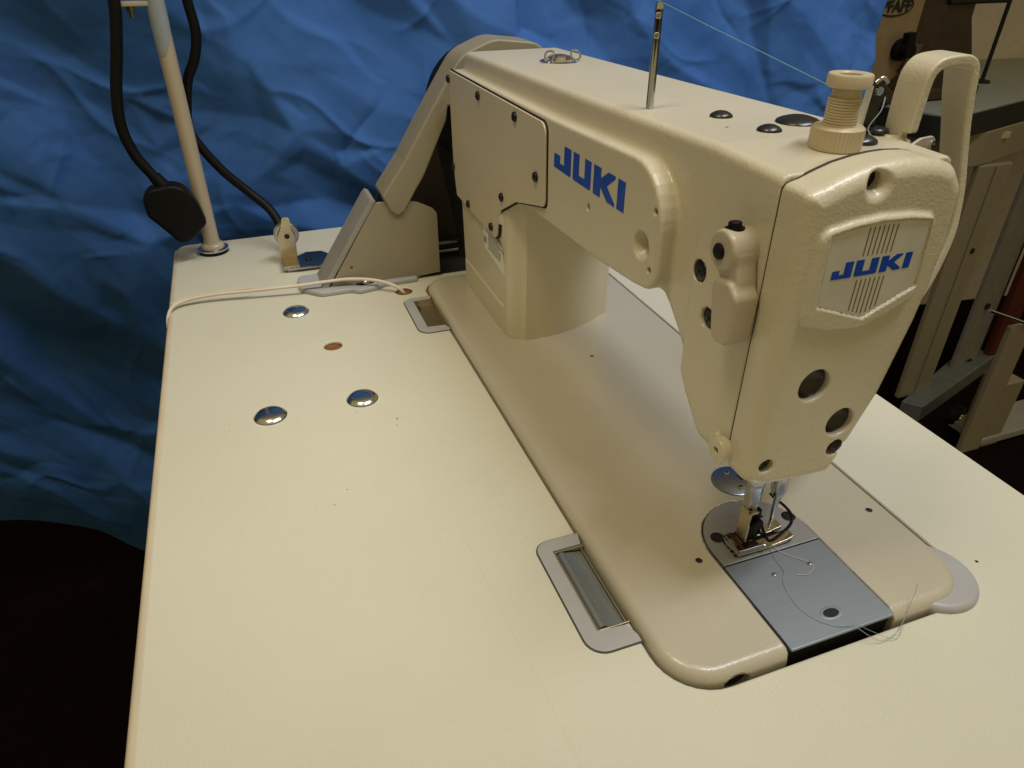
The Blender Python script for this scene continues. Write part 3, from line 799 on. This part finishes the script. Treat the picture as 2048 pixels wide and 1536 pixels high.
# take-up lever tip with thread eye, and the dark slot behind it
m=MB();P=[];
m.prism(rpoly([(1.23,2.155),(1.30,2.192,.03),(1.365,2.197,.02),(1.388,2.170,.02),(1.365,2.135,.02),(1.28,2.12)],4),1,.742,.758);m.build('take_up_lever',simple('lever_nickel',(.62,.58,.52),.35,metal=.5),SM,bevel=.004)
m=MB();m.lathe([(.016,.0),(.014,.012),(.009,.012)],(1.362,.742,2.165),(0,-1,0),14);m.build('lever_eye',CHROME,SM)
m=MB();m.box((1.24,.72,1.7),(1.34,.95,2.09));m.build('tension_block',BLACK,SM,bevel=.02)
# thread guide strap behind the regulator
m=MB();m.prism(rpoly([(1.155,2.165),(1.235,2.165),(1.235,2.395,.035),(1.165,2.395,.02)],5),1,.945,.957);tg=m.build('thread_guide',simple('dark_reflection_chrome',(.07,.07,.075),.25,metal=.9),SM,bevel=.003)  # strap's dark mirror reflection is put into the base colour
m=MB();m.prism([(1.142,2.165),(1.154,2.165),(1.164,2.375),(1.152,2.375)],1,.935,.962);m.build('guide_edge',simple('lit_edge_nickel',(.8,.77,.7),.3,metal=.6),tg)  # lit edge of the strap, painted as a bright strip
m=MB();m.lathe([(.022,0),(.018,.012),(.011,.012)],(1.203,.945,2.352),(0,-1,0),18,0);m.lathe([(.012,.0125),(0,.0125)],(1.203,.945,2.352),(0,-1,0),16,1);m.build('guide_eye',[CHROME,THREADB],tg)
m=MB();m.tube([(1.17,.94,2.385),(1.20,.935,2.405),(1.235,.94,2.385)],.010,10,sm=4);m.build('guide_hook',CHROME,tg)
# small knob on the right of the head
m=MB();m.lathe([(.035,0),(.035,.05),(.03,.06),(0,.06)],(1.19,.60,1.50),(1,0,0),20);m.build('side_boss',PAINT,SM)
# hand lifter on the rear of the head
def levf(x,y,z):
    hub=ext(np.sqrt((y-.688)**2+(z-1.843)**2)-.086,x,.335,.475,.018)
    neck=ext(sdpoly(rpoly([(.755,1.84),(.735,1.75,.03),(.69,1.715,.03),(.69,1.66),(.57,1.66),(.575,1.74,.02),(.605,1.84)]),y,z),x,.355,.455,.018)
    pad=ext(sdpoly(rpoly([(.715,1.715,.035),(.665,1.462,.045),(.545,1.462,.045),(.535,1.69,.035),(.60,1.74,.04)]),y,z),x,.330,.450,.018)
    d_=ext(sdpoly(rpoly([(.52,1.67,.01),(.52,1.50,.01),(.60,1.50),(.60,1.67)]),y,z),x,.352,.43,.004)
    f=smin(smin(hub,neck,.02),pad,.015)
    return f
lv=sdf_mesh('hand_lifter',levf,(.31,.47,1.43),(.50,.80,1.95),.0085,LEVERP,SM)
m=MB();m.lathe([(.034,0),(.034,.006),(.028,.012),(0,.014)],(.334,.695,1.838),(-1,0,0),24);m.build('lifter_pivot',BLACK,lv)
m=MB();m.lathe([(.040,0),(.040,.010),(.028,.011),(.027,.030),(.022,.034),(0,.033)],(.395,.70,1.920),(0.0,.15,1),20);m.build('lifter_bolt',BLACK,lv)
# presser bar, needle bar, foot
PX,NX,NY=.792,.935,.655
m=MB();m.lathe([(.044,.90),(.044,.54),(.047,.535),(.047,.50),(.044,.495),(.044,.40),(.040,.37),(.040,.335),(.030,.33),(0,.33)],(PX,NY+.02,0),2,24);m.build('presser_bar',STEEL,SM)
m=MB();m.lathe([(.028,.9),(.028,.56),(.040,.555),(.042,.545),(.042,.44),(.034,.405),(.018,.40),(0,.40)],(NX,NY,0),2,24);m.build('needle_clamp',STEEL,SM)
m=MB();m.lathe([(.013,.42),(.012,.27),(.009,.26),(.008,.18),(.004,.15),(0,.142)],(NX,NY,0),2,14);m.build('needle',CHROME,SM)
m=MB();m.tube([(NX+.03,NY,.41),(NX+.028,NY,.36),(NX+.012,NY+.0,.30)],.004,8,sm=4);m.build('needle_thread_guide',STEEL,SM)
ft=thing('presser_foot','x','x',(PX,NY,.08));
del ft['label'];del ft['category'];ft.parent=SM;ft.location=Vector((PX,NY,.08))*S-SM.location
m=MB();m.prism(rpoly([(.612,.352,.006),(.612,.15,.01),(.64,.105,.01),(.675,.105,.01),(.69,.15,.01),(.69,.352,.006)],3),0,.748,.760)
m.box((.748,.612,.340),(.80,.635,.352));m.build('foot_shank_plate',BRASSY,ft,bevel=.002)
m=MB();m.box((.765,.628,.13),(.835,.69,.345));m.prism([(.77,.345),(.83,.345),(.87,.16),(.84,.13),(.78,.13)],1,.635,.69);m.build('foot_shank',BLACK,ft,bevel=.006)
m=MB();m.lathe([(.034,0),(.034,.03),(.028,.036),(0,.036)],(.80,.628,.270),(0,-1,0),18);m.build('foot_screw',BLACK,ft)
m=MB()
m.prism(rpoly([(.695,.104,.01),(.700,.086,.006),(.93,.084),(1.02,.094),(1.062,.116,.01),(1.055,.128,.006),(1.0,.112),(.93,.102),(.84,.102),(.80,.112)],3),1,.580,.640)
m.prism(rpoly([(.80,.112),(.80,.084),(.93,.084),(1.02,.097),(1.050,.118,.01),(1.04,.128,.006),(.97,.108),(.86,.102)],3),1,.668,.722)
m.prism([(.695,.104),(.695,.086),(.84,.084),(.84,.100)],1,.640,.722)
m.build('foot_sole',BRASSY,ft,bevel=.0025)
m=MB();m.box((.700,.580,.104),(.708,.722,.122));m.box((.70,.578,.104),(.86,.586,.130));m.box((.70,.716,.104),(.86,.722,.128));m.build('foot_side_wall',STEEL,ft,bevel=.0015)
m=MB();m.box((.72,.592,.103),(.84,.635,.120));m.tube([(.73,.59,.125),(.73,.715,.125)],.010,10,sm=0);m.build('foot_hinge',simple('dark_bronze',(.10,.05,.03),.35,metal=.8),ft,bevel=.002)
m=MB();m.lathe([(.012,0),(.010,.006),(0,.007)],(.86,.578,.118),(0,-1,0),12);m.build('foot_pin',STEEL,ft)
m=MB();m.tube([(.85,.635,.24),(.87,.60,.17),(.90,.585,.135),(.98,.60,.150),(1.055,.625,.175),(1.085,.67,.20),(1.07,.72,.225),(1.02,.745,.27),(.985,.75,.31)],.0085,8,sm=5)
m.tube([(.83,.69,.27),(.85,.66,.18),(.89,.60,.14)],.008,8,sm=4);m.build('finger_guard',BLACK,ft)

# ================================================================== BELT COVER
BC=thing('belt_cover','beige plastic belt cover rising from the tabletop to the far end of the machine','belt cover',(-.3,5.0,0))
upP=rpoly([(-.30,.875,.0),(-.232,.725,.03),(-.165,.675,.03),(-.10,.715,.02),(.02,.905,.05),(.10,1.02),(.34,1.50,.1),(.36,1.62),(.8,1.6),(1.5,1.5,.1),(1.45,1.9,.2),(1.2,2.10,.2),(.80,2.145,.3),(.50,2.03,.3),(.34,1.80,.2),(.12,1.47),(-.075,1.165,.05)],7)
m=MB();m.prism(upP,1,4.87,5.26);m.build('upper_cover',BELTPL,BC,bevel=.018,seg=3)
m=MB();m.prism(rpoly([(-.93,.0),(-.885,.03),(-.385,.80,.03),(-.34,.812,.02),(-.1,.805,.05),(.03,.775),(.175,.700,.02),(.213,.65,.02),(.213,.045),(-.0,.03),(-.05,0)],5),1,4.90,4.94);m.build('lower_cover',BELTPL,BC,bevel=.008)
# slanted rim going back from the front wall
rim=[(-.77,.03),(-.73,.10),(-.40,.835)]
m=MB();m.prism([(-.99,.0),(-.925,.0),(-.385,.80),(-.36,.83),(-.40,.85),(-.43,.82)],1,4.892,5.28);m.build('cover_rim',simple('lit_rim_plastic',(.27,.255,.24),.45),BC,bevel=.008)  # greyer copy of the cover plastic; the lit side is put into its colour
FP=rpoly([(-1.15,5.28,.06),(-1.16,4.98,.12),(-.98,4.80,.10),(-.70,4.80,.05),(-.62,4.74,.06),(-.44,4.78,.06),(-.36,4.83),(-.03,4.84,.04),(-.03,4.905,.02),(-.72,4.905),(-.72,5.28)],6)
m=MB();m.prism(FP,2,.001,.048);m.build('foot_flange',GREYPL,BC,bevel=.014,seg=3)
m=MB();m.prism(rpoly([(-.66,4.90,.04),(-.60,4.83,.03),(-.46,4.86,.03),(-.42,4.93,.03)]),2,.0485,.0495);m.build('screw_slot',BLACKM,BC,smooth=None)
screw(BC,(-.54,4.885,.050),2,.042,.035,'cross',.6,CHROME,name='cover_screw')
m=MB();m.lathe([(.012,0),(0,0)],(-.655,4.8985,.22),(0,-1,0),14);m.build('rivet_hole',simple('dark_red_hole',(.05,.01,.008),.6),BC,smooth=None)
# handwheel and belt behind the covers
HW=thing('handwheel','dark handwheel and drive belt half hidden behind the beige belt cover','handwheel',(.9,5.4,1.5))
m=MB();m.lathe([(0,0),(.5,0),(.55,.03),(.56,.15),(.5,.2),(0,.2)],(.85,5.30,1.52),1,40);m.build('wheel',BLACK,HW)
m=MB();m.prism([(.30,1.5),(.36,1.5),(.72,.0),(.36,-.5),(.26,-.5),(.58,.1)],1,5.35,5.42);m.build('drive_belt',BLACKM,HW)
m=MB();m.prism([(-.32,.82),(-.27,.87),(-.60,.12),(-.66,.12)],1,5.05,5.12);m.build('drive_belt',BLACKM,HW)
m=MB();m.prism([(-.18,.0),(1.35,.0),(1.35,1.7),(.70,1.75),(.35,1.1),(-.05,.6)],1,5.57,5.61);m.build('shade_panel',simple('shade_brown',(.035,.025,.016),.6),HW)  # added dark panel; its colour stands in for the darkness inside the covers
m=MB();m.tube([(.15,5.46,.12),(1.2,5.46,.12)],.03,12,sm=0);m.build('axle_rod',CHROME,HW)

# ================================================================== BOBBIN TENSION BRACKET
TB=thing('thread_tension_bracket','small nickel bracket with a round tension disc, left of the belt cover','bracket',(-1.15,5.6,0))
BS=[(-1.265,5.50),(-1.10,5.47),(-.92,5.47),(-.80,5.54),(-.74,5.70),(-.84,5.86),(-1.0,5.88),(-1.09,5.80),(-1.265,5.80)]
m=MB();m.prism(BS,2,.03,.055);m.build('base_plate',STEEL,TB,bevel=.006)
m=MB();m.box((-1.22,5.52,0),(-1.10,5.78,.03));m.box((-1.0,5.55,0),(-.9,5.78,.03));m.build('spacer',STEEL,TB)
m=MB();m.prism(rpoly([(-1.262,.055),(-1.262,.30,.02),(-1.215,.40,.03),(-1.19,.50,.03),(-1.115,.50,.03),(-1.11,.36,.02),(-1.085,.30,.02),(-1.10,.055)]),1,5.73,5.755);m.box((-1.262,5.49,.055),(-1.10,5.74,.075));up=m.build('upright',BRASSY,TB,bevel=.005)
m=MB();m.lathe([(.0,0),(.118,0),(.124,.006),(.05,.03),(.05,.045),(.124,.06),(.118,.066),(0,.066)],(-1.168,5.765,.30),1,40);m.build('tension_disc',STEEL,TB)
screw(TB,(-1.168,5.728,.30),(0,-1,0),.026,.015,'slot',.2,name='bracket_screw')
m=MB();m.lathe([(.014,0),(.012,.004),(.008,.004)],(-1.155,5.729,.465),(0,-1,0),14);m.build('thread_eye',STEEL,up)
screw(TB,(-1.0,5.66,.055),2,.032,.02,'slot',.8,name='bracket_screw')

# ================================================================== THREAD STAND POLE
PB=(-1.925,6.36)
TS=thing('thread_stand','beige painted thread stand pole on steel washers at the table corner','thread stand',(PB[0],PB[1],0))
m=MB();m.lathe([(.150,0),(.150,.03),(.142,.036),(0,.036)],(*PB,0),2,36);m.build('rubber_washer',BLACK,TS)
m=MB();m.lathe([(.156,.036),(.156,.050),(.150,.055),(0,.056)],(*PB,0),2,36);m.build('steel_washer',CHROME,TS)
m=MB();m.lathe([(.118,.056),(.120,.075),(.112,.095),(.085,.11),(.083,.13),(0,.13)],(*PB,0),2,32);m.build('collar',POLE,TS)
m=MB();m.lathe([(.078,.10),(.077,3.2),(0,3.2)],(*PB,0),2,28);m.build('pole',POLE,TS)
m=MB();m.lathe([(.082,2.12),(.082,2.9)],(*PB,0),2,28);
m.v=[(x_,y_,z_ if z_>2.5 else 2.14+.16*((y_-PB[1])/.08)+.1*((x_-PB[0])/.08)) for x_,y_,z_ in m.v];m.build('tape_sleeve',TAPE,TS)
m=MB();m.box((-2.30,6.30,2.36),(-1.95,6.44,2.40));m.build('cross_arm',POLE,TS,bevel=.01)
m=MB();m.lathe([(.035,2.36),(.035,2.32),(.022,2.315),(.022,2.27),(0,2.265)],(-2.14,6.36,0),2,8);m.build('wing_bolt',simple('dull_brass',(.22,.17,.09),.4,metal=.9),TS)

# ================================================================== CABLES
PC=thing('power_cable','black mains cable hanging down in front of the pole to a square three-pin plug','power cable',(-2.2,6.1,.2))
m=MB();m.tube([(-2.24,6.28,2.75),(-2.245,6.27,2.40),(-2.32,6.25,2.05),(-2.42,6.23,1.68),(-2.46,6.21,1.38),(-2.41,6.19,1.12),(-2.31,6.17,.93),(-2.255,6.16,.85)],.051,16);m.build('cable',BLACK,PC)
m=MB();m.tube([(-2.29,6.165,.905),(-2.20,6.15,.755)],lambda t:.060+.012*t,16,sm=0);
for k in range(5):
    t=k/5;p=Vector((-2.29,6.165,.905)).lerp(Vector((-2.20,6.15,.755)),t);d=(Vector((-2.20,6.15,.755))-Vector((-2.29,6.165,.905))).normalized()
    m.lathe([(.05,0),(.062,.006),(.062,.014),(.05,.02)],tuple(p),tuple(d),16)
m.build('strain_relief',BLACK,PC)
# plug body: rounded shield outline, 0.2 thick, turned a little about the vertical
plP=rpoly([(-2.44,.80,.17),(-2.43,.55,.06),(-2.165,.20,.09),(-1.915,.41,.045),(-1.95,.60,.10),(-2.06,.85,.22)],9)
def plugf(x,y,z): return ext(sdpoly(plP,x,z),y,6.03,6.24,.035)
pg=sdf_mesh('plug',plugf,(-2.47,6.0,.22),(-1.9,6.27,.88),.014,BLACK,PC)
m=MB();m.prism([(-2.195+(a+2.195)*1.012,.555+(b-.555)*1.012) for a,b in plP],1,6.105,6.115);m.build('plug_seam',BLACKG,PC)
m=MB();m.box((-2.22,6.24,.62),(-2.16,6.42,.66));m.build('plug_pin',STEEL,PC)
m=MB();m.tube([(-1.66,6.46,2.8),(-1.655,6.46,2.40),(-1.64,6.45,2.12),(-1.70,6.46,1.90),(-1.80,6.49,1.72),(-1.865,6.53,1.50),(-1.90,6.53,1.25),(-1.83,6.5,1.07),(-1.66,6.46,.81),(-1.45,6.42,.58),(-1.27,6.3,.40),(-1.18,6.12,.20),(-1.16,5.99,.09),(-1.15,5.90,.045)],.047,16)
o=m.build('black_cable',BLACK);tag(o,'thick black cable passing behind the pole down to the nickel bracket','cable')
m=MB();m.tube([(-.215,4.66,-.06),(-.235,4.63,.02),(-.30,4.66,.075),(-.46,4.77,.11),(-.69,4.86,.12),(-.92,4.90,.11),(-1.155,4.92,.10),(-1.604,4.99,.085),(-1.85,5.03,.08),(-2.045,5.045,.07),(-2.20,5.03,.055),(-2.30,4.96,.03),(-2.345,4.86,-.06),(-2.335,4.74,-.22),(-2.31,4.66,-.36)],.0165,10)
m.tube([(-1.58,5.01,.10),(-1.9,5.065,.088),(-2.06,5.075,.075),(-2.2,5.05,.07),(-2.29,4.99,.055)],.008,8)
o=m.build('white_cord',CORD);tag(o,'thin white cord lying from a hole to the left table edge','cord')
# threads
m=MB();m.tube([(-.46,7.0,4.1),(.40,3.2,2.96),(.905,.95,2.40),(.96,.93,2.39)],.0022,6,sm=5)
o=m.build('thread_line',THREADB);tag(o,'pale blue thread running diagonally in front of the blue paper to the head','thread')
m=MB();m.tube([(1.225,.92,2.33),(1.20,.90,2.28),(1.165,.91,2.21),(1.175,.88,2.17)],.0028,6,sm=5)
o=m.build('thread_loop',THREADG);tag(o,'short teal thread hanging from the chrome thread guide by the regulator','thread')
m=MB();m.tube([(.93,.60,.088),(.95,.53,.080),(1.04,.425,.082),(1.035,.385,.080),(.98,.36,.079),(.92,.375,.079)],.0014,6,sm=6)
o=m.build('thread_end',THREADW);tag(o,'cream thread end curling over the steel slide plate','thread')
m=MB();m.tube([(.91,.60,.085),(.885,.50,.080),(.875,.42,.079),(.83,.37,.078),(.80,.29,.078),(.79,.20,.078),(.82,.11,.078),(.88,.045,.078),(.96,.01,.082),(1.02,-.045,.05),(1.08,-.07,.02),(1.18,-.06,.02),(1.28,-.01,.03),(1.325,.02,.08),(1.36,.04,.13),(1.375,.055,.17)],.0013,6,sm=6)
m.tube([(.90,.03,.080),(.98,.015,.085),(1.04,-.03,.06),(1.16,-.08,.01),(1.26,-.03,.02)],.0010,6,sm=6)
o=m.build('thread_tail',THREADG);tag(o,'long pale green thread tail looping off the slide plate front edge','thread')

# ================================================================== BACKGROUND RIGHT
ux=np.array([.963,.272]);uy=np.array([-.272,.963])
def R2(a,b): p=np.array([11.2,8.72])+ux*a+uy*b; return (float(p[0]),float(p[1]))
WT=thing('work_table','grey topped work table with thick black edge standing beyond the blue paper','table',(14,11,-7.5))
P=rpoly([(*R2(0,0),.5),(*R2(12,0),.3),(*R2(12,4.6),.3),(*R2(-.0,4.6),.2)],8)
m=MB();m.prism(P,2,-.06,0);m.build('tabletop',GREYTOP,WT,bevel=.02)
m=MB();m.prism(P,2,-.50,-.062);m.build('table_edge',BLACKM,WT,bevel=.02)
Pf=[R2(1.3,.25),R2(12,.25),R2(12,1.4),R2(1.3,1.4)]
m=MB();m.prism(rpoly([(*R2(.95,.30),0),(*R2(1.75,-.02),.1),(*R2(12,.02),.1),(*R2(12,1.6),0),(*R2(.95,1.6),0)]),2,-1.22,-.505);m.build('under_frame',FRAMEM,WT,bevel=.04)
m=MB();q=R2(2.55,-.03);m.box((q[0]-.2,q[1]-.01,-.74),(q[0]+.16,q[1]+.05,-.62));m.build('paper_tag',simple('tag_paper',(.5,.42,.28),.7),WT)
# leg column, with a return and screw, and its foot
m=MB();m.box((13.02,9.2,-7.1),(14.0,9.34,-1.23));lg=m.build('leg_column',FRAMEM,WT,bevel=.03)
m=MB();m.box((13.5,9.16,-7.1),(13.62,9.199,-1.25));m.build('leg_rib',FRAMEM,lg,bevel=.02)
m=MB();m.lathe([(.07,0),(.05,.03),(0,.03)],(13.72,9.2,-3.2),(0,-1,0),14);m.build('leg_bolt',BLACKM,lg)
m=MB();m.prism([(12.9,9.0),(13.2,8.6),(17.2,9.9),(16.9,10.6)],2,-7.5,-7.0);m.build('foot_beam',GALV,WT,bevel=.05)
m=MB();m.box((22.3,11.5,-7.5),(22.9,12.1,-.5));m.build('leg_column',FRAMEM,WT,bevel=.03)
# grey board and dark strip behind the leg
m=MB();m.prism([(15.4,9.75),(16.75,10.1),(16.72,10.2),(15.37,9.85)],2,-7.5,-.55);o=m.build('grey_board',PANELM,bevel=.02);tag(o,'plain grey board with two dark holes behind the table leg','board')
for z_,x_ in ((-5.3,16.0),(-7.0,16.15)):
    m=MB();m.lathe([(.09,0),(.09,.02),(0,.02)],(x_,9.88,z_),(0,-1,0),16);q=m.build('board_hole',BLACKM,o)
m=MB();m.box((16.7,10.4,-7.5),(17.3,10.6,-.6));o=m.build('dark_post',BLACKM,bevel=.03);tag(o,'black upright post beside the grey board','post')
m=MB();m.box((16.9,9.9,-7.5),(17.55,10.1,-.6));o=m.build('red_post',REDM,bevel=.03);tag(o,'red painted upright post at the right edge','post')
# beige stand in front of it
ST=thing('stand','low beige steel stand beside the table with a thin rod above it','stand',(13.6,7.3,-7.5))
m=MB();m.box((13.10,7.28,-7.5),(13.75,7.42,-4.12));m.build('stand_leg',FRAMEM,ST,bevel=.03)
m=MB();m.box((13.78,7.30,-7.5),(14.35,7.9,-5.7));m.build('stand_side',FRAMEM,ST,bevel=.03)
m=MB();m.box((13.70,7.25,-8.3+.9),(16.5,8.2,-7.2));m.build('stand_base',simple('pale_base',(.30,.29,.26),.6),ST,bevel=.03)
m=MB();m.tube([(12.2,7.3,-3.56),(13.6,7.25,-4.12),(14.6,7.2,-4.5)],.035,10,sm=0);o=m.build('thin_rod',STEEL);tag(o,'thin bright metal rod sticking out above the beige stand','rod')
m=MB();m.lathe([(.28,0),(.28,.18),(.15,.2),(0,.2)],(13.9,8.3,-7.2),(.3,-1,0),24);m.lathe([(.1,.2),(.09,.24),(0,.24)],(13.9,8.3,-7.2),(.3,-1,0),16,1)
o=m.build('castor',[BLACK,CHROME]);tag(o,'small black castor wheel with bright hub on the dark floor','wheel')
# old machine on the work table
OM=thing('old_sewing_machine','old brown and tan industrial sewing machine on the grey topped table','sewing machine',(12.2,10.4,0))
m=MB();m.prism([(9.6,2.6),(11.16,2.6),(11.13,1.3),(11.02,.62),(10.55,.25),(9.7,.25)],1,10.0,10.5);m.build('head_cover',TANM,OM,bevel=.05)
m=MB();m.prism(rpoly([(11.1,2.8),(12.70,2.8),(12.72,1.5),(13.0,.9),(13.35,.02),(10.9,.02),(11.0,1.2)]),1,10.2,11.2);m.build('body',BROWNM,OM,bevel=.08)
m=MB();m.prism([(10.6,.45),(10.9,.25),(13.2,.25),(13.2,.02),(10.2,.02)],1,9.95,11.2);m.build('machine_base',BROWNM,OM,bevel=.04)
m=MB();m.box((11.9,10.1,1.74),(13.5,11.0,2.9));m.build('top_arm',BLACKM,OM,bevel=.06)
m=MB();m.lathe([(.20,0),(.20,.10),(.13,.12),(.12,.3),(0,.3)],(10.78,9.99,1.02),(0,-1,0),20);m.prism([(10.70,1.0),(10.70,1.32),(10.86,1.34),(10.90,1.0)],1,9.75,9.9);m.build('tension_knob',BLACK,OM)
m=MB();m.prism([(10.88,.62),(11.15,1.10),(11.32,1.10),(11.08,.55)],1,9.94,10.0);m.build('metal_strap',simple('dull_steel',(.14,.11,.09),.4,metal=.6),OM)
def text_obj(txt,size,loc,parent,mat,rot=(PI/2,0,0),name='lettering'):
    cu=bpy.data.curves.new(name,'FONT');cu.body=txt;cu.size=size*S;cu.extrude=.003*S;cu.offset=.008*S*size*4
    ob=bpy.data.objects.new('tmp',cu);COL.objects.link(ob)
    dg=bpy.context.evaluated_depsgraph_get();me=bpy.data.meshes.new_from_object(ob.evaluated_get(dg));bpy.data.objects.remove(ob)
    from mathutils import Euler
    me.transform(Matrix.Translation(Vector(loc)*S)@Euler(rot).to_matrix().to_4x4())
    return finish(name,me,mat,parent,None)
text_obj('PFAFF',.27,(10.10,9.985,1.68),OM,BLACKM)
m=MB();m.tube([(10.40+.44*math.cos(q*PI/16),9.99,1.78+.17*math.sin(q*PI/16)) for q in range(0,33)],.012,6,sm=0);m.build('logo_ring',BLACKM,OM)
LR=thing('lamp_rod','thin black slanted rod standing on the grey tabletop by the wall','rod',(14.8,11.2,0))
m=MB();m.tube([(14.85,11.25,.02),(14.9,11.25,1.9),(14.93,11.25,3.0)],.045,10,sm=0);m.build('rod',BLACKM,LR)
m=MB();m.lathe([(.18,0),(.17,.05),(.05,.07),(0,.07)],(14.85,11.25,.0),2,20);m.build('rod_foot',BLACKM,LR)
